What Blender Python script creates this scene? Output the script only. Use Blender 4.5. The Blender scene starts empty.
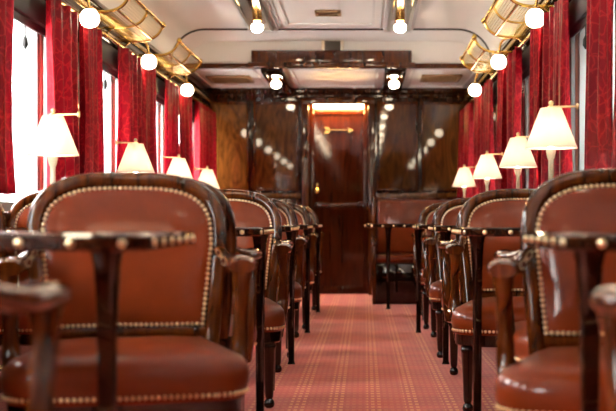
import bpy, bmesh, math, random
from mathutils import Vector, Matrix
random.seed(7)
PI = math.pi
S = bpy.context.scene
C = S.collection

# ---------------------------------------------------------------- materials
def nt(name):
    m = bpy.data.materials.new(name); m.use_nodes = True
    n = m.node_tree; b = n.nodes['Principled BSDF']
    return m, n, b
def simple(name, col, rough=.5, metal=0, coat=0, noise=0, nscale=20, bump=0, spec=.5):
    m, n, b = nt(name)
    b.inputs['Base Color'].default_value = (*col, 1); b.inputs['Roughness'].default_value = rough; b.inputs['Specular IOR Level'].default_value = spec
    b.inputs['Metallic'].default_value = metal
    if coat:
        b.inputs['Coat Weight'].default_value = coat; b.inputs['Coat Roughness'].default_value = .11 if spec < .3 else .04
    if noise or bump:
        tc = n.nodes.new('ShaderNodeTexCoord'); nz = n.nodes.new('ShaderNodeTexNoise')
        nz.inputs['Scale'].default_value = nscale; nz.inputs['Detail'].default_value = 5
        n.links.new(tc.outputs['Object'], nz.inputs['Vector'])
        if noise:
            r = n.nodes.new('ShaderNodeValToRGB')
            r.color_ramp.elements[0].position = .3; r.color_ramp.elements[1].position = .7
            r.color_ramp.elements[0].color = (*[c*(1-noise) for c in col], 1)
            r.color_ramp.elements[1].color = (*[min(1, c*(1+noise)) for c in col], 1)
            n.links.new(nz.outputs['Fac'], r.inputs['Fac']); n.links.new(r.outputs['Color'], b.inputs['Base Color'])
        if bump:
            bp = n.nodes.new('ShaderNodeBump'); bp.inputs['Strength'].default_value = bump; bp.inputs['Distance'].default_value = .002
            n.links.new(nz.outputs['Fac'], bp.inputs['Height']); n.links.new(bp.outputs['Normal'], b.inputs['Normal'])
    return m
def wood(name, c1, c2, rough=.3, coat=1, scale=(14, 14, 1.2), coatrough=.03, warp=2.0, ior=1.5):
    m, n, b = nt(name)
    tc = n.nodes.new('ShaderNodeTexCoord'); mp = n.nodes.new('ShaderNodeMapping')
    mp.inputs['Scale'].default_value = scale
    nz = n.nodes.new('ShaderNodeTexNoise'); nz.inputs['Scale'].default_value = 1.6; nz.inputs['Detail'].default_value = 7
    nz.inputs['Distortion'].default_value = warp
    r = n.nodes.new('ShaderNodeValToRGB')
    r.color_ramp.elements[0].position = .32; r.color_ramp.elements[1].position = .7
    r.color_ramp.elements[0].color = (*c1, 1); r.color_ramp.elements[1].color = (*c2, 1)
    n.links.new(tc.outputs['Object'], mp.inputs['Vector']); n.links.new(mp.outputs['Vector'], nz.inputs['Vector'])
    n.links.new(nz.outputs['Fac'], r.inputs['Fac']); n.links.new(r.outputs['Color'], b.inputs['Base Color'])
    b.inputs['Roughness'].default_value = rough; b.inputs['Specular IOR Level'].default_value = 0
    b.inputs['Coat Weight'].default_value = coat; b.inputs['Coat Roughness'].default_value = coatrough; b.inputs['Coat IOR'].default_value = ior
    return m
def emit(name, col, st):
    m, n, b = nt(name)
    b.inputs['Base Color'].default_value = (.9, .85, .75, 1)
    b.inputs['Emission Color'].default_value = (*col, 1); b.inputs['Emission Strength'].default_value = st
    return m

M = {}
M['wood'] = wood('mahogany', (.020, .004, .0008), (.115, .025, .003), coatrough=.06)
M['darkwood'] = wood('dark mahogany', (.006, .0018, .0009), (.024, .006, .0022), coatrough=.025)
M['tablewood'] = wood('table mahogany', (.014, .004, .002), (.045, .012, .004), scale=(14, 1.2, 14), coatrough=.05)
M['wall'] = wood('wall mahogany', (.014, .0035, .0012), (.05, .012, .003), coatrough=.05)
M['veneer'] = wood('walnut veneer', (.045, .0135, .0025), (.135, .042, .008), scale=(3.4, 3.4, 1.0), coatrough=.035, warp=4, ior=1.45)
M['doorwood'] = wood('door mahogany', (.022, .004, .001), (.055, .010, .002), scale=(10, 10, .8), coatrough=.05, ior=1.42)
M['leather'] = simple('red brown leather', (.145, .0205, .003), .40, spec=.1, coat=.4, noise=.16, nscale=9, bump=.12)
M['brass'] = simple('polished brass', (.80, .52, .18), .22, 1)
M['nail'] = simple('nail brass', (.92, .74, .44), .3, 1)
M['rackbrass'] = simple('rack brass', (.70, .45, .11), .25, 1)
M['cream'] = simple('lamp ivory', (.72, .64, .5), .3, coat=.4)
M['white'] = simple('ceiling paint', (.88, .86, .82), .42, noise=.02, nscale=3)
M['moulding'] = simple('moulding paint', (.72, .70, .67), .4)
M['frame'] = simple('window metal', (.34, .36, .36), .4, .2)
M['tan'] = simple('window putty wood', (.66, .57, .44), .5)
M['green'] = simple('window green', (.30, .34, .31), .4)
M['black'] = simple('blind black', (.012, .010, .010), .5)
M['vent'] = simple('vent brown', (.26, .14, .06), .45, .2, noise=.2, nscale=40)
M['grille'] = simple('grille brown', (.05, .032, .016), .5)
M['bulb'] = emit('frosted bulb', (1, .82, .58), 11)
M['ceilbulb'] = emit('opal ceiling bulb', (1, .82, .58), 26)
M['shadebulb'] = emit('lamp bulb', (1, .86, .74), 45)
M['doorlight'] = emit('door light', (1, .58, .18), 60)
M['platform'] = simple('platform concrete', (.84, .84, .84), .8, noise=.1, nscale=2)  # kept very pale so the ground outside bounces light upward
M['station'] = simple('station wall', (.085, .095, .105), .8, noise=.06, nscale=2)
M['darkstone'] = simple('dark stone', (.03, .034, .03), .9, noise=.3, nscale=3)  # for the added wall that blocks sky light
M['stationdark'] = simple('station glazing', (.04, .05, .06), .3)

# pleated lampshade cloth
m, n, b = nt('shade cloth'); M['shade'] = m
b.inputs['Base Color'].default_value = (.86, .79, .70, 1); b.inputs['Roughness'].default_value = .8
tr = n.nodes.new('ShaderNodeBsdfTranslucent'); tr.inputs['Color'].default_value = (.88, .78, .68, 1)
mx = n.nodes.new('ShaderNodeMixShader'); mx.inputs[0].default_value = .5
n.links.new(b.outputs[0], mx.inputs[1]); n.links.new(tr.outputs[0], mx.inputs[2])
n.links.new(mx.outputs[0], n.nodes['Material Output'].inputs[0])
# window glass
m, n, b = nt('window glass'); M['glass'] = m
tp = n.nodes.new('ShaderNodeBsdfTransparent'); tp.inputs[0].default_value = (.97, .98, .98, 1)
gl = n.nodes.new('ShaderNodeBsdfGlossy'); gl.inputs['Roughness'].default_value = .02
lw_ = n.nodes.new('ShaderNodeLayerWeight'); lw_.inputs['Blend'].default_value = .5
p5 = n.nodes.new('ShaderNodeMath'); p5.operation = 'POWER'; p5.inputs[1].default_value = 5; n.links.new(lw_.outputs['Facing'], p5.inputs[0])
fr = n.nodes.new('ShaderNodeMath'); fr.operation = 'MULTIPLY_ADD'; fr.inputs[1].default_value = .5; fr.inputs[2].default_value = .03; n.links.new(p5.outputs[0], fr.inputs[0])
mx = n.nodes.new('ShaderNodeMixShader')
n.links.new(fr.outputs[0], mx.inputs[0]); n.links.new(tp.outputs[0], mx.inputs[1]); n.links.new(gl.outputs[0], mx.inputs[2])
n.links.new(mx.outputs[0], n.nodes['Material Output'].inputs[0])
# damask curtain
m, n, b = nt('red damask'); M['damask'] = m
tc = n.nodes.new('ShaderNodeTexCoord'); mp = n.nodes.new('ShaderNodeMapping'); mp.inputs['Scale'].default_value = (1, 1, .75)
nz = n.nodes.new('ShaderNodeTexNoise'); nz.inputs['Scale'].default_value = 9; nz.inputs['Detail'].default_value = 3
av = n.nodes.new('ShaderNodeMixRGB'); av.blend_type = 'ADD'; av.inputs[0].default_value = .16
vo = n.nodes.new('ShaderNodeTexVoronoi'); vo.feature = 'DISTANCE_TO_EDGE'; vo.inputs['Scale'].default_value = 19
rp = n.nodes.new('ShaderNodeValToRGB'); rp.color_ramp.elements[0].position = .03; rp.color_ramp.elements[1].position = .10
rp.color_ramp.elements[0].color = (.52, .018, .026, 1); rp.color_ramp.elements[1].color = (.24, .0025, .0075, 1)
n.links.new(tc.outputs['Object'], mp.inputs['Vector']); n.links.new(mp.outputs[0], nz.inputs['Vector'])
n.links.new(mp.outputs[0], av.inputs[1]); n.links.new(nz.outputs['Color'], av.inputs[2])
n.links.new(av.outputs[0], vo.inputs['Vector']); n.links.new(vo.outputs['Distance'], rp.inputs['Fac'])
n.links.new(rp.outputs[0], b.inputs['Base Color'])
b.inputs['Roughness'].default_value = .33; b.inputs['Specular IOR Level'].default_value = .2
tr = n.nodes.new('ShaderNodeBsdfTranslucent'); tr.inputs['Color'].default_value = (.60, .014, .11, 1)
mx = n.nodes.new('ShaderNodeMixShader'); mx.inputs[0].default_value = .3
n.links.new(b.outputs[0], mx.inputs[1]); n.links.new(tr.outputs[0], mx.inputs[2])
n.links.new(mx.outputs[0], n.nodes['Material Output'].inputs[0])
# carpet: red weave with rows of little gold ticks
m, n, b = nt('red carpet'); M['carpet'] = m
tc = n.nodes.new('ShaderNodeTexCoord'); sx = n.nodes.new('ShaderNodeSeparateXYZ'); n.links.new(tc.outputs['Object'], sx.inputs[0])
def mth(op, a, bb=None):
    q = n.nodes.new('ShaderNodeMath'); q.operation = op
    for i, v in enumerate((a, bb)):
        if v is None: continue
        if isinstance(v, (int, float)): q.inputs[i].default_value = v
        else: n.links.new(v, q.inputs[i])
    return q.outputs[0]
wx = mth('SINE', mth('MULTIPLY', sx.outputs[0], 2*PI/.028)); wy = mth('SINE', mth('MULTIPLY', sx.outputs[1], 2*PI/.075))
lane = mth('SINE', mth('MULTIPLY', sx.outputs[0], 2*PI/.17))
tick = mth('MULTIPLY', mth('GREATER_THAN', wx, -.2), mth('GREATER_THAN', wy, .1))
gold = mth('MULTIPLY', tick, mth('ADD', mth('MULTIPLY', mth('GREATER_THAN', lane, .25), .55), .2))
nz = n.nodes.new('ShaderNodeTexNoise'); nz.inputs['Scale'].default_value = 3.5; nz.inputs['Detail'].default_value = 4
n.links.new(tc.outputs['Object'], nz.inputs['Vector'])
r1 = n.nodes.new('ShaderNodeValToRGB'); r1.color_ramp.elements[0].position = .35; r1.color_ramp.elements[1].position = .65
r1.color_ramp.elements[0].color = (.45, .036, .020, 1); r1.color_ramp.elements[1].color = (.60, .060, .032, 1)
n.links.new(nz.outputs['Fac'], r1.inputs['Fac'])
mc = n.nodes.new('ShaderNodeMixRGB'); mc.inputs[2].default_value = (.85, .42, .13, 1)
n.links.new(gold, mc.inputs[0]); n.links.new(r1.outputs[0], mc.inputs[1]); n.links.new(mc.outputs[0], b.inputs['Base Color'])
b.inputs['Roughness'].default_value = .85; b.inputs['Sheen Weight'].default_value = .3

# ---------------------------------------------------------------- mesh helpers
def bx(bm, x0, x1, y0, y1, z0, z1, bevel=0):
    r = bmesh.ops.create_cube(bm, size=1)
    bmesh.ops.transform(bm, verts=r['verts'], matrix=Matrix.Translation(((x0+x1)/2, (y0+y1)/2, (z0+z1)/2)) @
                        Matrix.Diagonal((x1-x0, y1-y0, z1-z0, 1)))
    if bevel:
        es = list({e for v in r['verts'] for e in v.link_edges})
        bmesh.ops.bevel(bm, geom=es, offset=bevel, segments=2, affect='EDGES', profile=.5)
def lathe(bm, prof, cx=0, cy=0, seg=20, mat=None, flute=0):
    rings = []
    for r, z in prof:
        ring = []
        for i in range(seg):
            a = 2*PI*i/seg
            rr = r*(1 - flute*(i % 2))
            v = Vector((rr*math.cos(a)+cx, rr*math.sin(a)+cy, z))
            if mat: v = mat @ v
            ring.append(bm.verts.new(v))
        rings.append(ring)
    for a, b_ in zip(rings, rings[1:]):
        for i in range(seg):
            j = (i+1) % seg
            bm.faces.new((a[i], a[j], b_[j], b_[i]))
    for ring, fl in ((rings[0], True), (rings[-1], False)):
        bm.faces.new(ring[::-1] if fl else ring)
def sweep(bm, pts, radii, seg=10, up=Vector((0, 0, 1)), sq=2.0, closed=False, caps=True):
    """Tube along pts. radii: list of (ra, rb) half sizes across / along the up side; sq = superellipse exponent."""
    pts = [Vector(p) for p in pts]; N = len(pts); rings = []
    if not isinstance(radii, list): radii = [radii]*N
    for i, p in enumerate(pts):
        if closed: t = pts[(i+1) % N]-pts[i-1]
        else: t = pts[min(i+1, N-1)]-pts[max(i-1, 0)]
        t.normalize()
        a = t.cross(up)
        if a.length < 1e-4: a = t.cross(Vector((0, 1, 0)))
        a.normalize(); b_ = a.cross(t)
        ra, rb = radii[i] if isinstance(radii[i], tuple) else (radii[i], radii[i])
        ring = []
        for k in range(seg):
            th = 2*PI*(k+.5)/seg; c, s = math.cos(th), math.sin(th)
            e = 2/sq
            ring.append(bm.verts.new(p + a*ra*math.copysign(abs(c)**e, c) + b_*rb*math.copysign(abs(s)**e, s)))
        rings.append(ring)
    prs = list(zip(rings, rings[1:]))
    if closed: prs.append((rings[-1], rings[0]))
    for r0, r1_ in prs:
        for k in range(seg):
            j = (k+1) % seg
            bm.faces.new((r0[k], r0[j], r1_[j], r1_[k]))
    if caps and not closed:
        bm.faces.new(rings[0][::-1]); bm.faces.new(rings[-1])
def smoothpath(pts, n=6):
    """Catmull-Rom through control points."""
    P = [Vector(p) for p in pts]; P = [P[0]*2-P[1]]+P+[P[-1]*2-P[-2]]; out = []
    for i in range(1, len(P)-2):
        p0, p1, p2, p3 = P[i-1:i+3]
        for k in range(n):
            t = k/n
            out.append(.5*((2*p1)+(p2-p0)*t+(2*p0-5*p1+4*p2-p3)*t*t+(3*p1-p0-3*p2+p3)*t**3))
    out.append(P[-2]); return out
def lerplist(vals, n):
    out = []
    for i in range(n):
        f = i/(n-1)*(len(vals)-1); k = min(int(f), len(vals)-2); t = f-k
        a, b_ = vals[k], vals[k+1]
        if isinstance(a, tuple): out.append(tuple(x*(1-t)+y*t for x, y in zip(a, b_)))
        else: out.append(a*(1-t)+b_*t)
    return out
def obj(name, bm, m, parent=None, ang=40, loc=None):
    bmesh.ops.recalc_face_normals(bm, faces=bm.faces)
    me = bpy.data.meshes.new(name); bm.to_mesh(me); bm.free()
    me.materials.append(M[m] if isinstance(m, str) else m)
    for p in me.polygons: p.use_smooth = True
    me.set_sharp_from_angle(angle=math.radians(ang))
    o = bpy.data.objects.new(name, me); C.objects.link(o)
    if parent: o.parent = parent
    if loc: o.location = loc
    return o
def thing(name, label, cat, loc=(0, 0, 0), rz=0, group=None):
    o = bpy.data.objects.new(name, None); C.objects.link(o); o.empty_display_size = .1
    o.location = loc; o.rotation_euler = (0, 0, rz)
    tag(o, label, cat, group); return o
def tag(o, label, cat, group=None):
    o['label'] = label; o['category'] = cat
    if group: o['group'] = group
    return o
def struct(name, bm, m, ang=40, parent=None):
    o = obj(name, bm, m, parent, ang)
    if not parent: o['kind'] = 'structure'
    return o
def dup(root, loc, rz, label, group=None):
    r = root.copy(); C.objects.link(r); r.location = loc; r.rotation_euler = (0, 0, rz); r['label'] = label
    if group: r['group'] = group
    for ch in [o for o in bpy.data.objects if o.parent == root]:
        c = ch.copy(); C.objects.link(c); c.parent = r
        for g in [o for o in bpy.data.objects if o.parent == ch]:
            d = g.copy(); C.objects.link(d); d.parent = c
    return r
NB = bmesh.new

# ---------------------------------------------------------------- carriage dimensions
EYE = .815; F = 1100.0
XL, XR = -1.74, 1.14; YN, YE = -2.4, 12.1
YB = 10.4                       # bulkhead where the low ceiling begins
ZH, ZL = EYE+1.70, EYE+1.46
PIT = 1.70
PIER = [6.34+PIT*k for k in range(-5, 4)]     # window piers
XC = (XL+XR)/2

# floor
bm = NB(); bx(bm, XL-.1, XR+.1, YN, YE+.4, -.05, 0); struct('floor', bm, 'carpet')
# ceiling of the saloon: flat with coved sides
bm = NB()
prof = [(XL-.04, ZL-.10)]
for i in range(9):
    a = PI/2*i/8
    prof.append((XL+.02+.30*(1-math.cos(a)), ZH-.30+.30*math.sin(a)))
pr2 = [(XR+XL-x, z) for x, z in prof][::-1]
prof = prof+pr2
def extr(bm, prof, y0, y1, th):
    a = [bm.verts.new((x, y0, z)) for x, z in prof]; b_ = [bm.verts.new((x, y1, z)) for x, z in prof]
    c = [bm.verts.new((x, y0, z+th)) for x, z in prof]; d = [bm.verts.new((x, y1, z+th)) for x, z in prof]
    for i in range(len(prof)-1):
        bm.faces.new((a[i], a[i+1], b_[i+1], b_[i])); bm.faces.new((c[i], c[i+1], d[i+1], d[i]))
        bm.faces.new((a[i], a[i+1], c[i+1], c[i])); bm.faces.new((b_[i], b_[i+1], d[i+1], d[i]))
    bm.faces.new((a[0], b_[0], d[0], c[0])); bm.faces.new((a[-1], b_[-1], d[-1], c[-1]))
extr(bm, prof, YN, YB+.02, .05)
bx(bm, XL-.05, XR+.05, YB, YE+.4, ZL, ZL+.05)                # low ceiling by the door
bx(bm, XL-.05, XR+.05, YB, YB+.05, ZL, ZH+.05)               # bulkhead face
struct('ceiling', bm, 'white', 30)

# side walls with window openings
WZ0, WZ1 = .86, 1.90
def side_wall(name, x0, x1):
    bm = NB()
    bx(bm, x0, x1, YN, YE+.1, 0, WZ0)
    bx(bm, x0, x1, YN, YE+.1, WZ1, ZL+.02)
    for c in PIER: bx(bm, x0, x1, max(YN, c-.20), min(YE+.1, c+.34), WZ0, WZ1)
    struct(name, bm, 'wall')
side_wall('wall_left', XL-.09, XL); side_wall('wall_right', XR, XR+.09)
bm = NB(); bx(bm, XL-.09, XR+.09, YN-.08, YN, 0, ZH+.05); struct('wall_front', bm, 'wall')
# end wall with the door opening
DX0, DX1, DZ = -.62, .035, 2.10
bm = NB()
bx(bm, XL-.09, DX0-.06, YE, YE+.10, 0, ZL); bx(bm, DX1+.06, XR+.09, YE, YE+.10, 0, ZL); bx(bm, DX0-.06, DX1+.06, YE, YE+.10, DZ+.045, ZL)
bx(bm, DX0-.1, DX1+.1, YE+.30, YE+.36, 0, DZ+.2); struct('wall_back', bm, 'wall')
# trims of the end wall
k_trim = [0]
def trim(bm, m, ang=40):
    k_trim[0] += 1
    return struct('trim_%d' % k_trim[0], bm, m, ang)
bm = NB()                                                      # door surround
for x0, x1 in ((DX0-.075, DX0), (DX1, DX1+.075)):
    bx(bm, x0, x1, YE-.025, YE+.30, 0, DZ+.06, .008)
bx(bm, DX0-.075, DX1+.075, YE-.03, YE+.30, DZ, DZ+.07, .008)
trim(bm, 'wood')
bm = NB()                                                      # cornice
bx(bm, XL, XR, YE-.05, YE, ZL-.06, ZL, .012); bx(bm, XL, XR, YE-.025, YE, ZL-.11, ZL-.06, .008); trim(bm, 'wall')
bm = NB()                                                      # dado rails either side of the door
for x0, x1 in ((XL, DX0-.08), (DX1+.08, XR)):
    bx(bm, x0, x1, YE-.035, YE, 1.06, 1.125, .012); bx(bm, x0, x1, YE-.02, YE, 0, .12, .006)
trim(bm, 'veneer')
# veneered panels on the end wall, each with a moulded frame
def wall_panel(x0, x1, z0, z1):
    bm = NB(); bx(bm, x0, x1, YE-.012, YE, z0, z1); trim(bm, 'veneer')
    bm = NB(); w = .026
    for q in ((x0-w, x0+.004, z0-w, z1+w), (x1-.004, x1+w, z0-w, z1+w)): bx(bm, q[0], q[1], YE-.034, YE, q[2], q[3], .011)
    for q in ((x0, x1, z0-w, z0+.004), (x0, x1, z1-.004, z1+w)): bx(bm, q[0], q[1], YE-.034, YE, q[2], q[3], .011)
    trim(bm, 'wood')
for x0, x1 in ((-1.68, -1.30), (-1.20, -.755), (.155, .555), (.645, 1.09)):
    wall_panel(x0, x1, 1.17, 2.10)
# door
droot = bpy.data.objects.new('door_1', None); C.objects.link(droot); droot['kind'] = 'structure'; droot.location = (0, YE+.2, 0)
def dpart(name, bm, m): return obj(name, bm, m, droot)
bm = NB(); bx(bm, DX0, DX1, 0, .045, 0, DZ); dpart('leaf', bm, 'doorwood')
bm = NB()
for q in ((DX0+.005, DX0+.055, .02, DZ-.03), (DX1-.055, DX1-.005, .02, DZ-.03)): bx(bm, q[0], q[1], -.018, 0, q[2], q[3], .006)
for z in (.02, .95, DZ-.10): bx(bm, DX0+.055, DX1-.055, -.018, 0, z, z+.07, .006)
dpart('moulding', bm, 'doorwood')
bm = NB()                                                      # brass arrow, pointing right
ax0, ax1, az = -.46, -.125, 1.83
bx(bm, ax0+.03, ax1-.05, -.014, -.002, az-.007, az+.007, .002)
for pts in ([(ax1-.07, az+.033), (ax1, az), (ax1-.07, az-.033), (ax1-.05, az)],
            [(ax0, az+.036), (ax0+.05, az+.036), (ax0+.085, az), (ax0+.05, az-.036), (ax0, az-.036), (ax0+.03, az)]):
    f = [bm.verts.new((x, -.014, z)) for x, z in pts]; g = [bm.verts.new((x, -.002, z)) for x, z in pts]
    bm.faces.new(f); bm.faces.new(g[::-1])
    for i in range(len(pts)): bm.faces.new((f[i], f[(i+1) % len(pts)], g[(i+1) % len(pts)], g[i]))
dpart('arrow_emblem', bm, 'brass')
bm = NB(); lathe(bm, [(.010, 0), (.012, .03), (.028, .04), (.030, .055), (.018, .066)], seg=14,
                 mat=Matrix.Translation((DX0+.085, 0, 1.15)) @ Matrix.Rotation(PI/2, 4, 'X')); dpart('door_knob', bm, 'brass')
bm = NB(); lathe(bm, [(.016, 0), (.016, .008), (.010, .012)], seg=12, mat=Matrix.Translation((DX0+.085, 0, 1.22)) @ Matrix.Rotation(PI/2, 4, 'X'))
lathe(bm, [(.016, 0), (.016, .008), (.010, .012)], seg=12, mat=Matrix.Translation((DX0+.03, 0, 1.15)) @ Matrix.Rotation(PI/2, 4, 'X')); dpart('lock_plate', bm, 'brass')
bm = NB(); bx(bm, DX0+.05, DX1-.05, YE+.06, YE+.16, DZ-.028, DZ-.001, .004)
tag(obj('door_light', bm, 'doorlight'), 'glowing amber strip light under the lintel of the end door', 'light')

# bulkhead fascia and edge trim
bm = NB(); bx(bm, -1.07, .44, YB-.07, YB, ZL-.01, EYE+1.605, .01); bx(bm, -1.10, .47, YB-.09, YB, ZL-.02, ZL+.03, .008); trim(bm, 'wood')
bm = NB(); bx(bm, XL, XR, YB-.03, YB+.06, ZL-.012, ZL+.028, .006); trim(bm, 'wood')
bm = NB(); sweep(bm, [(x, 9.72, z-.004) for x, z in prof[1:-1]], .011, 8, up=Vector((0, 1, 0))); trim(bm, 'darkwood')
# lamp strips along the ceiling
for cx, sgn in ((-.89, 1), (.29, -1)):
    bm = NB(); bx(bm, cx-.105, cx+.105, YN, 9.52, ZH-.045, ZH, .006)
    for s in (-1, 1): bx(bm, cx+s*.085-.017, cx+s*.085+.017, YN, 9.52, ZH-.06, ZH-.03, .008)
    trim(bm, 'darkwood')
    bm = NB(); bx(bm, cx-.135, cx+.135, YN, 9.62, ZH-.028, ZH, .006)
    bx(bm, cx-.125, cx+.125, 9.52, 9.66, ZH-.05, ZH, .008); bx(bm, cx+sgn*.155-.008, cx+sgn*.155+.008, YN, 9.66, ZH-.016, ZH, .004)
    trim(bm, 'moulding')
    bm = NB(); bx(bm, cx-.105, cx+.105, YB+.06, YE-.05, ZL-.035, ZL, .006)
    for s in (-1, 1): bx(bm, cx+s*.085-.017, cx+s*.085+.017, YB+.06, YE-.05, ZL-.05, ZL-.02, .008)
    trim(bm, 'darkwood')
# panel mouldings on the low ceiling and the saloon ceiling
bm = NB()
for x0, x1 in ((XL+.06, -1.06), (-.72, .12), (.46, XR-.06)):
    for q in ((x0, x1, YB+.14, YB+.16), (x0, x1, YE-.20, YE-.18)): bx(bm, q[0], q[1], q[2], q[3], ZL-.012, ZL)
    for x in (x0, x1-.02): bx(bm, x, x+.02, YB+.14, YE-.18, ZL-.012, ZL)
for x in (-.68, .06): bx(bm, x, x+.02, YN, 9.45, ZH-.012, ZH)
bx(bm, -.68, .08, 9.45, 9.47, ZH-.012, ZH)
trim(bm, 'moulding')

# vents
def vent(x0, x1, y0, y1, z, label):
    r = thing('ceiling_vent', label, 'vent', ((x0+x1)/2, (y0+y1)/2, z)); w, d = (x1-x0)/2, (y1-y0)/2
    bm = NB()
    for q in ((-w, w, -d, -d+.03), (-w, w, d-.03, d), (-w, -w+.03, -d, d), (w-.03, w, -d, d)): bx(bm, q[0], q[1], q[2], q[3], -.022, 0, .004)
    obj('frame', bm, 'vent', r)
    bm = NB(); bx(bm, -w+.02, w-.02, -d+.02, d-.02, -.008, 0)
    for k in range(6):
        y = -d+.05+(2*d-.1)*k/5; bx(bm, -w+.03, w-.03, y-.012, y+.012, -.015, -.006)
    obj('grille', bm, 'vent', r)
vent(-1.60, -1.16, 11.03, 11.5, ZL, 'brown rectangular ceiling vent left, above the left wood panels')
vent(.57, .97, 10.95, 11.4, ZL, 'brown rectangular ceiling vent right, above the right wood panels')
vent(-.405, -.195, 8.85, 9.03, ZH, 'small brown slot vent in the white ceiling between the lamp strips')
r = thing('speaker_box', 'small square brown grille in cream frame on white bulkhead above door', 'vent', (-.305, YB, EYE+1.605))
bm = NB(); bx(bm, -.075, .075, -.06, 0, 0, .09, .004); obj('grille', bm, 'grille', r)
bm = NB()
for q in ((-.105, -.075, 0, .094), (.075, .105, 0, .094), (-.105, .105, .088, .094)): bx(bm, q[0], q[1], -.07, 0, q[2], q[3], .003)
obj('frame', bm, 'cream', r)

# ---------------------------------------------------------------- windows, blinds, curtains
wn = 0
for side, xw, s in (('left', XL, -1), ('right', XR, 1)):
    # ledge, wainscot mouldings
    bm = NB(); a, b_ = sorted((xw-s*.07, xw+s*.02)); bx(bm, a, b_, YN, YE, .815, .86, .012)
    a, b_ = sorted((xw-s*.02, xw)); bx(bm, a, b_, YN, YE, 0, .12, .006)
    trim(bm, 'wood')
    bm = NB(); a, b_ = sorted((xw-s*.06, xw)); bx(bm, a, b_, YN, YE, 2.02, 2.06, .01); bx(bm, a, b_, YN, YE, 2.17, 2.21, .01)
    trim(bm, 'wood')
    bm = NB(); sweep(bm, [(xw-s*.085, YN+.05, 2.00), (xw-s*.085, YE-.1, 2.00)], .013, 10)
    sweep(bm, [(xw-s*.075, YN+.05, 2.105), (xw-s*.075, YE-.1, 2.105)], (.006, .018), 8)
    tag(obj('curtain_rail', bm, 'rackbrass'), 'long brass curtain rail along the %s wall above the windows' % side, 'rail')
    for i in range(len(PIER)-1):
        wn += 1
        y0, y1 = PIER[i]+.34, PIER[i+1]-.20
        w = bpy.data.objects.new('window_%d' % wn, None); C.objects.link(w); w['kind'] = 'structure'; w.location = (xw+s*.045, (y0+y1)/2, WZ0)
        h, d = WZ1-WZ0, (y1-y0)/2
        bm = NB()
        for q in ((-d, -d+.05, 0, h), (d-.05, d, 0, h)): bx(bm, -.045, .045, q[0], q[1], q[2], q[3], .006)
        for q in ((0, .05), (h-.05, h)): bx(bm, -.045, .045, -d, d, q[0], q[1], .006)
        obj('window_frame', bm, 'frame', w)
        pm = d-.31                                            # upright between the two panes
        bm = NB(); bx(bm, -.05, .05, pm, pm+.045, .04, h-.04, .008); obj('mullion', bm, 'frame', w)
        bm = NB(); bx(bm, -.055, .055, pm+.045, pm+.085, .04, h-.04, .008); obj('mullion_trim', bm, 'tan', w)
        bm = NB(); bx(bm, -.05, .05, pm+.085, pm+.12, .04, h-.04, .008); obj('mullion_seal', bm, 'green', w)
        bm = NB(); bx(bm, -.004, .004, -d+.04, pm+.01, .04, h-.04); obj('pane', bm, 'glass', w)
        bm = NB(); bx(bm, -.004, .004, pm+.11, d-.04, .04, h-.04); obj('pane', bm, 'glass', w)

CURT_N = 0
def curtain(side, xw, s, y0, y1, seed, label, push):
    """pleated hanging from the rail; slightly pinched towards the middle"""
    rnd = random.Random(seed); bm = NB(); nu, nv = 64, 22; rows = []
    ph = rnd.random()*6; cyc = rnd.choice((3.1, 3.4, 3.8)); yc = (y0+y1)/2
    for j in range(nv+1):
        v = j/nv; z = 1.986-v*(1.986-.94)
        pinch = 1-.07*math.sin(PI*min(1, v*1.15))**2
        row = []
        for i in range(nu+1):
            u = i/nu
            amp = .036*(.55+.45*v)*(1+.3*math.sin(3*u*PI+seed))
            off = amp*math.sin(2*PI*cyc*u+ph+.5*math.sin(2*v+seed))+.010*math.sin(2*PI*cyc*2.1*u+1.3*v)
            y = yc+(y0-yc+(y1-y0)*u)*pinch+.012*math.sin(5*v+seed)
            row.append(bm.verts.new((xw-s*(.085+.016+off), y, z)))
        rows.append(row)
    for j in range(nv):
        for i in range(nu): bm.faces.new((rows[j][i], rows[j][i+1], rows[j+1][i+1], rows[j+1][i]))
    o = obj('curtain', bm, 'damask', ang=80)
    md = o.modifiers.new('thickness', 'SOLIDIFY'); md.thickness = .004
    tag(o, label, 'curtain', 'damask curtains along the %s windows' % side)
ordn = ['nearest', 'second', 'third', 'fourth', 'fifth']
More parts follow.
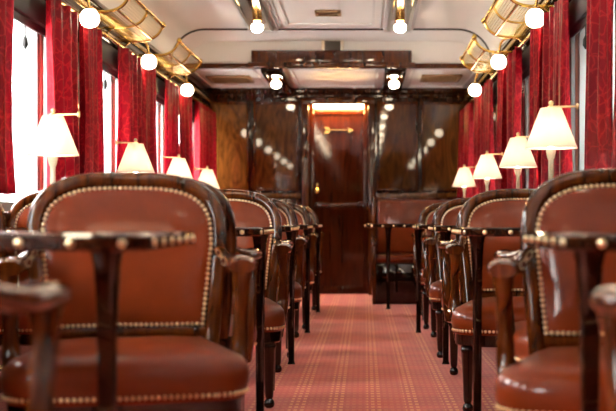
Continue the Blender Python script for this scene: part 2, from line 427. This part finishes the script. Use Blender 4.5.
for side, xw, s in (('left', XL, -1), ('right', XR, 1)):
    for i, c in enumerate(PIER):
        if c < 4.5: continue
        k = {4: 0}.get(i)
        idx = [p for p in PIER if p > 4.5].index(c)
        words = {0: 'cut by the %s picture edge' % side, 1: 'behind the nearest %s lamp' % side, 2: 'behind the second %s lamp' % side,
                 3: 'behind the third %s lamp' % side, 4: 'in the far %s corner' % side}[idx]
        if c-.10 > 4.2:
            if not (side == 'left' and idx == 0):
                curtain(side, xw, s, c-.67, c-.09, i*3+1+(40 if s > 0 else 0), 'dark crimson damask curtain, near side of the pier ' + words, 0)
        if c+.1 < YE-.2:
            curtain(side, xw, s, c+.03, c+.47, i*3+2+(40 if s > 0 else 0), 'bright red damask curtain, far side of the pier ' + words, 0)
    # black roller blinds above each window in view
    for i in range(len(PIER)-1):
        if PIER[i+1] < 5: continue
        y0, y1 = PIER[i]+.35, PIER[i+1]-.21; k = [j for j in range(len(PIER)-1) if PIER[j+1] >= 5].index(i)
        r = thing('roller_blind', 'black roller blind box over the %s window on the %s wall' % (('nearest', 'second', 'third', 'farthest')[k], side),
                  'blind', (xw-s*.028, (y0+y1)/2, 1.80))
        d = (y1-y0)/2
        bm = NB(); bx(bm, -.028, .028, -d, d, .04, .185, .02); obj('blind_box', bm, 'black', r)
        bm = NB(); bx(bm, -.006, .006, -d+.03, d-.03, .0, .05, .003); obj('blind_hem', bm, 'black', r)
        bm = NB(); sweep(bm, [(0, -.02, .02), (0, -.02, -.05)], .004, 6); lathe(bm, [(.004, -.05), (.014, -.07), (.016, -.10), (.004, -.12)], 0, -.02, 10)
        obj('pull_tassel', bm, 'black', r)

# outside, added mainly for the light: pale bounce ground, left building, sky-blocking right wall
bm = NB(); bx(bm, -30, 30, -20, 60, -1.35, -1.2); struct('platform', bm, 'platform')  # added ground, pale to bounce daylight up onto the ceiling
st = thing('station_building', 'pale blue-grey building seen through the left windows, overexposed', 'building', (-14, 20, -1.2))  # added building, guessed mainly to set the light at the left windows
bm = NB(); bx(bm, -1.5, 1.5, -40, 60, 0, 6.2); obj('wall', bm, 'station', st)
bm = NB(); bx(bm, -2.0, 2.2, -40, 60, 6.2, 6.5); obj('roof', bm, 'moulding', st)
bm = NB()
for k in range(28): bx(bm, 1.48, 1.53, -36+3.2*k, -34.4+3.2*k, 1.2, 3.9)
obj('glazing', bm, 'stationdark', st)

tw = thing('trackside_wall', 'dark wall standing outside the right-hand windows', 'wall', (4.2, 6, -1.2))  # unseen wall added to cut the sky light from the right
bm = NB(); bx(bm, -.2, .2, -26, 26, 0, 8.2); obj('masonry', bm, 'darkstone', tw)
bm = NB(); bx(bm, -.3, .3, -26, 26, 8.2, 8.35, .02); obj('coping', bm, 'darkstone', tw)

# ---------------------------------------------------------------- bulbs on the ceiling strips
def ceiling_bulb(loc, label, first=[None]):
    if first[0] is None:
        r = thing('ceiling_lamp', label, 'lamp', loc, 0, 'bulbs on the ceiling strips')
        bm = NB(); lathe(bm, [(.040, 0), (.040, -.006), (.024, -.012), (.022, -.022), (.026, -.026)], seg=18); obj('mount', bm, 'brass', r)
        bm = NB(); lathe(bm, [(.022, -.022), (.042, -.034), (.050, -.052), (.049, -.070), (.040, -.086), (.024, -.096), (.004, -.099)], seg=20); obj('bulb', bm, 'ceilbulb', r, 80)
        first[0] = r
    else: dup(first[0], loc, 0, label)
for cx, sd in ((-.89, 'left'), (.29, 'right')):
    for k in range(7):
        y = 9.08-1.75*k
        if y < -1.6: continue
        ceiling_bulb((cx, y, ZH-.045), 'round bulb under the %s ceiling strip, %s' % (sd, 'by the black ceiling hoop' if k == 0 else
                     ('%s nearer than the hoop bulb' % ('first', 'second', 'third', 'fourth', 'fifth', 'sixth')[k-1])))
    ceiling_bulb((cx, 11.0, ZL-.035), 'round bulb on the %s lamp strip of the low ceiling near the door' % sd)

# wall sconces on the piers
sconce0 = None
sy = [6.28+1.72*k for k in range(-3, 3)]
for side, xw, s in (('left', XL, -1), ('right', XR, 1)):
    for k, y in enumerate(sy):
        far = len(sy)-1-k
        lab = 'frosted wall bulb on brass arm, %s wall, %s' % (side, ('farthest, beyond the far luggage rack',
              'middle one, between the two luggage racks', 'nearest in view, before the near luggage rack', 'one bay before the racks', 'two bays before the racks',
              'three bays before the racks')[far])
        loc = (xw, y, 1.98)
        if sconce0 is None:
            r = thing('wall_sconce', lab, 'lamp', loc, 0, 'bulbs along the side walls'); sconce0 = r
            bm = NB(); lathe(bm, [(.035, 0), (.035, .010), (.020, .018)], seg=16, mat=Matrix.Translation((0, 0, .16)) @ Matrix.Rotation(PI/2, 4, 'Y')); obj('back_plate', bm, 'brass', r)
            bm = NB(); sweep(bm, smoothpath([(.0, 0, .16), (.08, 0, .172), (.145, 0, .14), (.166, 0, .06)]), .009, 10)
            lathe(bm, [(.012, .06), (.026, .052), (.03, .03)], .167, 0, 14); obj('arm', bm, 'brass', r)
            bm = NB(); lathe(bm, [(.022, .045), (.040, .032), (.055, .005), (.056, -.02), (.045, -.045), (.026, -.058), (.004, -.062)], .168, 0, 20)
            obj('bulb', bm, 'bulb', r, 80)
        else: dup(sconce0, loc, 0 if s < 0 else PI, lab)

# ---------------------------------------------------------------- luggage racks
rack0 = None
def rack_prof():
    pts = [(0.0, .0), (.10, -.004), (.19, -.002), (.25, .015), (.295, .05), (.325, .105)]
    return [(p.x, p.z) for p in smoothpath([(a, 0, b_) for a, b_ in pts], 4)]
RP = rack_prof()
for side, xw, s in (('left', XL, -1), ('right', XR, 1)):
    for y, w in ((7.17 if s < 0 else 7.0, 'near'), (8.92 if s < 0 else 8.75, 'far')):
        lab = 'brass luggage rack basket on the %s wall, the %s one in view' % (side, w)
        loc = (xw, y, EYE+1.265)
        if rack0 is None:
            r = thing('luggage_rack', lab, 'rack', loc, 0, 'brass luggage racks'); rack0 = r
            L = .54
            for yy in (-L, 0, L):
                bm = NB(); sweep(bm, [(a, yy, b_) for a, b_ in RP], .010 if yy else .008, 8, up=Vector((0, 1, 0))); obj('rib', bm, 'rackbrass', r)
                bm = NB(); sweep(bm, smoothpath([(0, yy, .0), (.02, yy, -.06), (.09, yy, -.012)]), .007, 8, up=Vector((0, 1, 0))); obj('bracket', bm, 'rackbrass', r)
            bm = NB(); sweep(bm, [(RP[-1][0], -L, RP[-1][1]), (RP[-1][0], L, RP[-1][1])], .012, 10)
            for yy in (-L, L): lathe(bm, [(.004, -.02), (.018, -.008), (.020, .006), (.012, .02), (.004, .026)], RP[-1][0], yy, 12, None)
            obj('lip_rail', bm, 'rackbrass', r) if False else None
            for v in bm.verts:                                # knobs sit on the rail ends
                if abs(v.co.x-RP[-1][0]) < .025 and v.co.z < .05: v.co.z += RP[-1][1]
            obj('lip_rail', bm, 'rackbrass', r)
            bm = NB(); sweep(bm, [(.245, -L, .012), (.245, L, .012)], .008, 8); sweep(bm, [(.005, -L, 0), (.005, L, 0)], .009, 8); obj('base_rail', bm, 'rackbrass', r)
            bm = NB()                                         # wire net
            acc = [0]
            for a, b_ in zip(RP, RP[1:]): acc.append(acc[-1]+math.dist(a, b_))
            nW = 22
            for q in range(1, nW):
                t = acc[-1]*q/nW; i = max(j for j in range(len(acc)) if acc[j] <= t); i = min(i, len(RP)-2)
                f = (t-acc[i])/(acc[i+1]-acc[i]); px = RP[i][0]*(1-f)+RP[i+1][0]*f; pz = RP[i][1]*(1-f)+RP[i+1][1]*f
                sweep(bm, [(px, -L, pz), (px, L, pz)], .0017, 5)
            for q in range(1, 30):
                yy = -L+2*L*q/30
                sweep(bm, [(a, yy, b_) for a, b_ in RP[::2]], .0016, 5, up=Vector((0, 1, 0)))
            obj('wire_net', bm, 'rackbrass', r)
        else: dup(rack0, loc, 0 if s < 0 else PI, lab)

# ---------------------------------------------------------------- armchair
REC = math.radians(8)
def bp(u, v, n=0):
    """point on the backrest: u across, v up, n towards the sitter (-y)"""
    return Vector((u, .235+v*math.tan(REC)-.22*u*u-n, .44+v))
def outline(inset=0, n=14, v0=.0, bottom=False):
    """closed outline of the back, anticlockwise from bottom left"""
    a, b_, cv = .303-inset, .222-inset, .305
    R = []
    for i in range(6):                                        # right side upwards
        t = i/6; v = v0+(cv-v0)*t; R.append((a-.028*(1-t), v))
    for i in range(2*n+1):
        th = PI*i/(2*n); c, s_ = math.cos(th), math.sin(th); e = 2/3.2
        R.append((a*math.copysign(abs(c)**e, c), cv+b_*s_**e))
    for i in range(5, -1, -1):
        t = i/6; v = v0+(cv-v0)*t; R.append((-(a-.028*(1-t)), v))
    if bottom:                                                # points along the bottom edge, left to right
        w = a-.028
        for i in range(1, 12): R.append((-w+2*w*i/12, v0))
    return R
def resample(pts, step):
    out = []; carry = 0
    for p, q in zip(pts, pts[1:]):
        d = math.dist(p, q); t = carry
        while t < d:
            f = t/d; out.append(tuple(x*(1-f)+y*f for x, y in zip(p, q))); t += step
        carry = t-d
    return out
def nail(bm, p, nrm, r=.0072):
    nrm = nrm.normalized(); a = nrm.cross(Vector((0, 0, 1)))
    if a.length < .1: a = nrm.cross(Vector((1, 0, 0)))
    a.normalize(); b_ = nrm.cross(a)
    r0 = [bm.verts.new(p+(a*math.cos(k*PI/3)+b_*math.sin(k*PI/3))*r) for k in range(6)]
    r1_ = [bm.verts.new(p+nrm*r*.6+(a*math.cos(k*PI/3)+b_*math.sin(k*PI/3))*r*.62) for k in range(6)]
    t = bm.verts.new(p+nrm*r*.85)
    for k in range(6):
        j = (k+1) % 6
        bm.faces.new((r0[k], r0[j], r1_[j], r1_[k])); bm.faces.new((r1_[k], r1_[j], t))
def seat_outline(n=8):
    W, Bk, fr, bk, rc = .322, .262, -.265, .235, .085
    P = []
    def corner(cx, cy, r, a0, a1):
        for i in range(n+1):
            a = a0+(a1-a0)*i/n; P.append((cx+r*math.cos(a), cy+r*math.sin(a)))
    corner(W-rc, fr+rc, rc, -PI/2, -.08); corner(Bk-.03, bk-.03, .03, 0, PI/2)
    corner(-Bk+.03, bk-.03, .03, PI/2, PI); corner(-W+rc, fr+rc, rc, PI+.08, PI*1.5)
    Q = []
    for i, p in enumerate(P):                                 # subdivide long edges, bow the front
        q = P[(i+1) % len(P)]; Q.append(p); d = math.dist(p, q)
        for k in range(1, int(d/.05)+1): f = k/(int(d/.05)+1); Q.append((p[0]*(1-f)+q[0]*f, p[1]*(1-f)+q[1]*f))
    return [(x, y-.022*(1-(x/W)**2) if y < fr+.02 else y) for x, y in Q]
def make_chair(name, label, group):
    t = thing(name, label, 'chair', (0, 0, 0), 0, group)
    # --- back frame: one bent hoop plus bottom rail
    bm = NB(); cl = outline(.024); vU = Vector((0, 1, 0))
    pts = [bp(u, v) for u, v in cl]
    pts = [bp(cl[0][0]-.004, -.06)]+pts+[bp(cl[-1][0]+.004, -.06)]
    sweep(bm, pts, (.0245, .030), 12, up=vU, sq=3.2)
    sweep(bm, [bp(u, .036) for u in (-.25, -.12, 0, .12, .25)], (.020, .022), 10, up=vU, sq=3.5)
    obj('back_frame', bm, 'wood', t, 60)
    # --- upholstery, both faces
    ins = outline(.046, v0=.052, bottom=True)
    def puffed(side):
        bm = NB(); rings = []; cc = (0, .28)
        for r in (1.0, .97, .92, .84, .7, .5, .25):
            hgt = .026+(.020 if side > 0 else .004)*(1-r**5)
            rings.append([bm.verts.new(bp(cc[0]+(u-cc[0])*r, cc[1]+(v-cc[1])*r, side*hgt)) for u, v in ins])
        rings.insert(0, [bm.verts.new(bp(u, v, 0)) for u, v in ins])
        N = len(ins)
        for a, b_ in zip(rings, rings[1:]):
            for i in range(N): bm.faces.new((a[i], a[(i+1) % N], b_[(i+1) % N], b_[i]))
        bm.faces.new(rings[-1]); return bm
    fr = obj('back_cushion', puffed(1), 'leather', t, 60)
    bk = obj('rear_upholstery', puffed(-1), 'leather', t, 60)
    for par, sd in ((fr, 1), (bk, -1)):
        bm = NB(); path = outline(.050, v0=.058, bottom=True); path = path+[path[0]]
        for u, v in resample(path, .0155): nail(bm, bp(u, v, sd*.0295), Vector((0, -sd, 0)))
        obj('nailhead_trim', bm, 'nail', par, 30)
    # --- seat
    so = seat_outline(); N = len(so); bm = NB(); rings = []
    for sc, z in ((.975, .335), (.995, .35), (1.015, .375), (1.018, .40), (1.0, .425), (.95, .445), (.82, .461), (.5, .474), (.2, .478)):
        rings.append([bm.verts.new((x*sc, (y+.015)*sc-.015, z)) for x, y in so])
    for a, b_ in zip(rings, rings[1:]):
        for i in range(N): bm.faces.new((a[i], a[(i+1) % N], b_[(i+1) % N], b_[i]))
    bm.faces.new(rings[0][::-1]); bm.faces.new(rings[-1]); seat = obj('seat', bm, 'leather', t, 60)
    bm = NB(); path = [(x*1.0, (y+.015)*1.0-.015) for x, y in so]; path.append(path[0])
    for x, y in resample(path, .0165):
        if y < .2: nail(bm, Vector((x, y, .352)), Vector((x, y*1.4, -.02)), .0072)
    obj('nailhead_trim', bm, 'nail', seat, 30)
    bm = NB(); rings = []
    for sc, z in ((.94, .285), (.965, .292), (.972, .345), (.95, .348)):
        rings.append([bm.verts.new((x*sc, (y+.015)*sc-.015, z)) for x, y in so])
    for a, b_ in zip(rings, rings[1:]):
        for i in range(N): bm.faces.new((a[i], a[(i+1) % N], b_[(i+1) % N], b_[i]))
    bm.faces.new(rings[0][::-1]); bm.faces.new(rings[-1]); obj('seat_rail', bm, 'darkwood', t, 40)
    # --- legs
    for sx in (-1, 1):
        bm = NB(); lathe(bm, [(.014, 0), (.021, .006), (.024, .018), (.020, .032), (.013, .040), (.017, .046), (.019, .06), (.025, .255), (.030, .262),
                              (.030, .274), (.024, .280), (.030, .286), (.032, .292), (.030, .30)], sx*.258, -.205, 16)
        obj('leg', bm, 'darkwood', t, 50)
        bm = NB(); sweep(bm, smoothpath([(sx*.262, .232, .42), (sx*.258, .225, .33), (sx*.255, .245, .18), (sx*.252, .29, .002)], 4),
                         lerplist([(.024, .026), (.022, .024), (.019, .019), (.016, .016)], 13), 10, up=Vector((0, 1, 0)), sq=4)
        obj('leg', bm, 'darkwood', t, 50)
        # arm: from the back, dipping, then a broad scrolled end
        ap = smoothpath([(sx*.275, .232, .722), (sx*.290, .15, .706), (sx*.303, .06, .694), (sx*.312, -.02, .692), (sx*.315, -.10, .692), (sx*.314, -.135, .688)], 5)
        bm = NB(); sweep(bm, ap, lerplist([(.016, .020), (.021, .018), (.034, .022), (.039, .024), (.042, .025), (.034, .020)], len(ap)), 14, up=Vector((0, 0, 1)), sq=2.3)
        arm = obj('armrest', bm, 'wood', t, 60)
        sp = smoothpath([(sx*.315, -.10, .675), (sx*.315, -.09, .61), (sx*.315, -.06, .52), (sx*.312, -.06, .44), (sx*.306, -.085, .38), (sx*.296, -.10, .30)], 5)
        bm = NB(); sweep(bm, sp, lerplist([(.028, .036), (.021, .027), (.021, .026), (.025, .030), (.024, .030), (.020, .026)], len(sp)), 12, up=Vector((0, 1, 0)), sq=2.8)
        obj('arm_support', bm, 'wood', arm, 60)
    return t

chair0 = [None]
def place(x, y, rz, label, facing):
    g = 'leather armchairs facing the camera' if facing else 'leather armchairs with their backs to the camera'
    # y is where the backrest stands; the root sits under the seat
    a = rz if facing else PI+rz
    off = Vector((0, .26, 0)); off.rotate(Matrix.Rotation(a, 3, 'Z'))
    loc = (x-off.x, y-off.y, 0)
    if chair0[0] is None:
        chair0[0] = make_chair('dining_armchair', label, g); chair0[0].location = loc; chair0[0].rotation_euler = (0, 0, a)
    else: dup(chair0[0], loc, a, label, g)
R_ = math.radians
W5 = ('nearest', 'second', 'third', 'fourth', 'farthest')
# left, aisle side, facing the camera
for i, (x, y, rz) in enumerate(((-.732, 3.40, R_(12)), (-.70, 5.25, R_(3)), (-.74, 6.98, R_(5)), (-.735, 8.74, R_(3)), (-.74, 10.5, R_(2)))):
    lab = ('large leather armchair facing the camera in the left foreground' if i == 0 else
           'armchair facing us left of the aisle, %s behind the large foreground chair' % ('', 'first', 'second', 'third', 'last')[i])
    place(x, y, rz, lab, True)
# left, window side, facing the camera
for i, (x, y) in enumerate(((-1.385, 3.3), (-1.395, 5.2), (-1.40, 7.0), (-1.40, 8.78), (-1.40, 10.5))):
    lab = ('armchair cut by the left edge, only its curved right frame showing',
           'window-side armchair at the left edge, pale-lit back below the first left lamp',
           'window-side leather armchair below the second left lamp, hidden behind the foreground chair',
           'window-side leather armchair below the third left lamp, hidden behind the foreground chair',
           'window-side leather armchair in the far left corner, hidden behind other chairs')[i]
    if i in (0, 1): place(x, y, 0, lab, True)
# left, backs to the camera
for i, (x, y, rz) in enumerate(((-.81, 1.45, R_(6)), (-.735, 3.70, 0), (-.745, 5.47, R_(-2)), (-.74, 7.22, 0), (-.74, 8.98, R_(1)))):
    lab = ('dark armchair cut off at the left edge, blurred armrest closest to the camera' if i == 0 else
           'armchair turned away, left of the aisle, behind the %s chair facing us' % W5[i-1])
    place(x, y, rz, lab, False)
# right, facing the camera
for i, (x, y, rz) in enumerate(((.745, 3.12, R_(-13)), (.735, 5.12, R_(-5)), (.74, 7.0, R_(-4)), (.735, 8.74, R_(-2)))):
    lab = ('large leather armchair facing the camera in the right foreground' if i == 0 else
           'armchair facing us right of the aisle, %s behind the right foreground chair' % ('', 'first', 'second', 'farthest')[i])
    place(x, y, rz, lab, True)
for i, (x, y, rz) in enumerate(((.725, 1.36, R_(3)), (.80, 3.44, 0), (.745, 5.37, R_(2)), (.74, 7.24, 0), (.735, 9.0, R_(-2)))):
    lab = ('dark armchair cut off at the right edge, only its blurred armrest showing' if i == 0 else
           'armchair turned away right of the aisle, back against the %s' % ('right foreground chair', 'second right chair facing us', 'third right chair facing us', 'farthest right chair facing us')[i-1])
    place(x, y, rz, lab, False)

# ---------------------------------------------------------------- tables
TT = EYE-.025
def table(xe, xw, yc, legx, label, depth=.70, th=.034, legy=0):
    """xe aisle end, xw wall end"""
    s = 1 if xe > xw else -1; w = abs(xe-xw); r = .10; dh = depth/2
    t = thing('dining_table', label, 'table', (xe, yc, 0), 0, 'studded dining tables')
    pl = [(-s*w, -dh)]
    for i in range(9):
        a = -PI/2+PI/2*i/8; pl.append((s*(-r+r*math.cos(a)), -dh+r+r*math.sin(a)))
    for i in range(9):
        a = PI/2*i/8; pl.append((s*(-r+r*math.cos(a)), dh-r+r*math.sin(a)))
    pl.append((-s*w, dh))
    bm = NB(); rings = []
    for ins, z in ((.006, TT-th), (0, TT-th+.005), (0, TT-.005), (.005, TT)):
        rings.append([bm.verts.new((x*(1-ins/w) if abs(x) > r else x-s*ins*(1 if abs(x) < r*.8 else 0), y*(1-ins/dh), z)) for x, y in pl])
    N = len(pl)
    for a, b_ in zip(rings, rings[1:]):
        for i in range(N): bm.faces.new((a[i], a[(i+1) % N], b_[(i+1) % N], b_[i]))
    bm.faces.new(rings[0][::-1]); bm.faces.new(rings[-1]); obj('tabletop', bm, 'tablewood', t)
    # brass studs around the free edge
    st0 = None; pts = resample(pl, .098)
    for k, (x, y) in enumerate(pts[1:]):
        if abs(x) > w-.04: continue
        if abs(abs(y)-dh) < 1e-4: nrm = Vector((0, math.copysign(1, y), 0))
        elif abs(x) < 1e-4: nrm = Vector((s, 0, 0))
        else: nrm = Vector((x+s*r, y-math.copysign(dh-r, y), 0)).normalized()
        if st0 is None:
            bm = NB(); lathe(bm, [(.009, 0), (.0082, .003), (.004, .0046)], seg=10); st0 = obj('edge_stud', bm, 'nail', t); o = st0
        else:
            o = st0.copy(); C.objects.link(o)
        o.location = (x, y, TT-th/2-.001); o.rotation_mode = 'QUATERNION'; o.rotation_quaternion = nrm.to_track_quat('Z', 'Y')
    # leg near the aisle with a flared bracket
    lx = legx-xe; zb = TT-th
    bm = NB(); sweep(bm, [(lx, legy, .0), (lx, legy, .02), (lx, legy, .3), (lx, legy, zb-.13)], [(.022, .022), (.017, .017), (.018, .018), (.021, .021)], 10, up=Vector((0, 1, 0)), sq=5)
    leg = obj('leg', bm, 'darkwood', t)
    bm = NB(); sweep(bm, [(lx, legy, zb-.14), (lx, legy, zb-.08), (lx, legy, zb-.035), (lx, legy, zb-.02), (lx, legy, zb)],
                     [(.022, .022), (.024, .024), (.027, .026), (.030, .030), (.034, .034)], 12, up=Vector((0, 1, 0)), sq=4)
    obj('leg_bracket', bm, 'darkwood', leg)
    bm = NB(); bx(bm, min(-s*w, -s*(w-.03)), max(-s*w, -s*(w-.03)), -dh+.25, dh-.25, zb-.06, zb, .005); obj('wall_bracket', bm, 'darkwood', t)
    return t
tl = ('studded wooden table crossing the left foreground, edge-on and blurred', 'studded table left of the aisle, second from the camera',
      'studded table left of the aisle, third from the camera', 'studded table left of the aisle, fourth from the camera', 'studded table left of the aisle, farthest, near the door')
tr_ = ('studded wooden table cut by the right edge in the foreground, blurred', 'studded table right of the aisle, second from the camera',
       'studded table right of the aisle, third from the camera', 'studded table right of the aisle, fourth from the camera', 'table in front of the end bench, beside the door')
for i, y in enumerate((2.45, 4.51, 6.27, 8.03, 9.82)):
    table((-.42, -.395, -.395, -.395, -.395)[i], XL+.001, y, (-.55, -.43, -.42, -.42, -.42)[i], tl[i], legy=-.1 if i == 0 else 0)
for i, y in enumerate((2.45, 4.51, 6.27, 8.03, 10.2)):
    table((.39, .375, .375, .36, 0.0)[i], XR-.001, y, (.48, .46, .46, .39, .215)[i], tr_[i], legy=-.1 if i == 0 else 0)

# ---------------------------------------------------------------- table lamps
def make_lamp(top, label, armx):
    """top = height of the finial above the table"""
    r = thing('table_lamp', label, 'lamp', (0, 0, TT), 0, 'pleated table lamps')
    zb = top-.195
    bm = NB(); lathe(bm, [(.055, 0), (.056, .008), (.046, .016), (.030, .022), (.018, .034), (.014, .05)], seg=24); obj('base', bm, 'brass', r)
    bm = NB(); lathe(bm, [(.011, .045), (.016, .06), (.0115, .075), (.0115, zb-.05), (.016, zb-.04), (.022, zb-.012), (.022, zb-.004), (.012, zb+.002)], seg=18); obj('stem', bm, 'cream', r)
    bm = NB(); lathe(bm, [(.010, zb), (.012, zb+.03), (.024, zb+.06), (.026, zb+.08), (.014, zb+.10), (.003, zb+.104)], seg=14); obj('bulb', bm, 'shadebulb', r, 80)
    bm = NB(); seg = 72; rings = []
    for rad, z in ((.110, zb+.0), (.108, zb+.006), (.047, zb+.164), (.045, zb+.17)):
        rings.append([bm.verts.new((rad*(1-.045*(i % 2))*math.cos(2*PI*i/seg), rad*(1-.045*(i % 2))*math.sin(2*PI*i/seg), z)) for i in range(seg)])
    for a, b_ in zip(rings, rings[1:]):
        for i in range(seg): bm.faces.new((a[i], a[(i+1) % seg], b_[(i+1) % seg], b_[i]))
    o = obj('lamp_shade', bm, 'shade', r, 80); md = o.modifiers.new('thickness', 'SOLIDIFY'); md.thickness = .0016
    bm = NB(); lathe(bm, [(.004, zb+.10), (.004, zb+.166), (.014, zb+.170), (.016, zb+.176), (.007, zb+.182), (.011, zb+.188), (.010, zb+.197), (.002, zb+.203)], seg=14)
    obj('finial', bm, 'nail', r)
    bm = NB(); sweep(bm, [(0, 0, top-.02), (armx*.5, 0, top-.019), (armx, 0, top-.018)], .0045, 8)
    lathe(bm, [(.014, 0), (.014, .006), (.008, .01)], seg=12, mat=Matrix.Translation((armx, 0, top-.018)) @ Matrix.Rotation(-PI/2*math.copysign(1, armx), 4, 'Y'))
    obj('steady_rod', bm, 'nail', r)
    return r
lw = ('nearest in view, largest', 'second from the camera', 'third from the camera', 'farthest, by the end wall')
L0 = R0 = None
for i, (x, y) in enumerate(((-1.345, 4.74), (-1.345, 6.45), (-1.345, 7.95), (-1.39, 9.7))):
    lab = 'lit cone table lamp at the left windows, ' + lw[i]
    if L0 is None: L0 = make_lamp(.475+.028, lab, -.115); L0.location = (x, y, TT); L0.rotation_euler = (0, 0, PI)
    else: dup(L0, (x, y, TT), 0, lab)
for i, (x, y) in enumerate(((.788, 4.66), (.879, 6.32), (.884, 7.97), (.893, 9.9))):
    lab = 'lit pleated table lamp at the right windows, ' + lw[i]
    if R0 is None: R0 = make_lamp(.50+.028, lab, .115); R0.location = (x, y, TT)
    else: dup(R0, (x, y, TT), 0, lab)

# ---------------------------------------------------------------- bench at the end wall, right of the door
b0 = thing('end_bench', 'fixed red leather bench with wooden base right of the end door', 'bench', (.60, 11.1, 0))
x0, x1 = -.53, .39
bm = NB(); bx(bm, x0+.03, x1, -.36, .30, 0, .40, .006); bx(bm, x0+.03, x1, -.375, -.36, .02, .395, .006); obj('base', bm, 'darkwood', b0)
bm = NB(); bx(bm, x0, x0+.04, -.40, .34, 0, .62, .012); sweep(bm, smoothpath([(x0+.02, .30, .66), (x0+.02, 0, .63), (x0+.02, -.32, .60), (x0+.02, -.40, .57)]), (.032, .022), 12); obj('armrest', bm, 'wood', b0)
bm = NB(); bx(bm, x0+.04, x1, -.37, .2, .40, .485, .03); obj('seat', bm, 'leather', b0)
bm = NB(); bx(bm, x0+.05, x1, .12, .24, .485, 1.03, .035); obj('backrest', bm, 'leather', b0)
bm = NB(); bx(bm, x0, x1, .24, .30, .40, 1.06, .01); bx(bm, x0, x0+.04, .12, .30, .6, 1.06, .01); obj('back_panel', bm, 'wood', b0)
bm = NB(); bx(bm,   .075, .99, 11.44, YE-.04, 0, 1.05, .006); 
cb = tag(obj('low_cabinet', bm, 'wood'), 'low wooden cabinet between the end bench and the end wall', 'cabinet')

# ---------------------------------------------------------------- world, camera, colour
w = bpy.data.worlds.new('overcast'); S.world = w; w.use_nodes = True
bg = w.node_tree.nodes['Background']; bg.inputs[0].default_value = (1.0, .98, .945, 1); bg.inputs[1].default_value = 21.0

cam = bpy.data.cameras.new('camera'); co = bpy.data.objects.new('camera', cam); C.objects.link(co); S.camera = co
co.location = (0, 0, EYE); co.rotation_euler = (PI/2, 0, 0)
cam.sensor_width = 36; cam.lens = F/616*36
cam.shift_x = -57/616; cam.shift_y = 15.5/616
cam.clip_start = .05; cam.clip_end = 200
cam.dof.use_dof = True; cam.dof.focus_distance = 5.7; cam.dof.aperture_fstop = 3.0
S.view_settings.view_transform = 'Standard'; S.view_settings.look = 'None'; S.view_settings.gamma = 1
S.view_settings.use_curve_mapping = False; S.view_settings.exposure = 1.05
S.cycles.use_denoising = True; S.cycles.max_bounces = 10; S.cycles.diffuse_bounces = 5; S.cycles.glossy_bounces = 5; S.cycles.transparent_max_bounces = 12
S.cycles.sample_clamp_indirect = 8
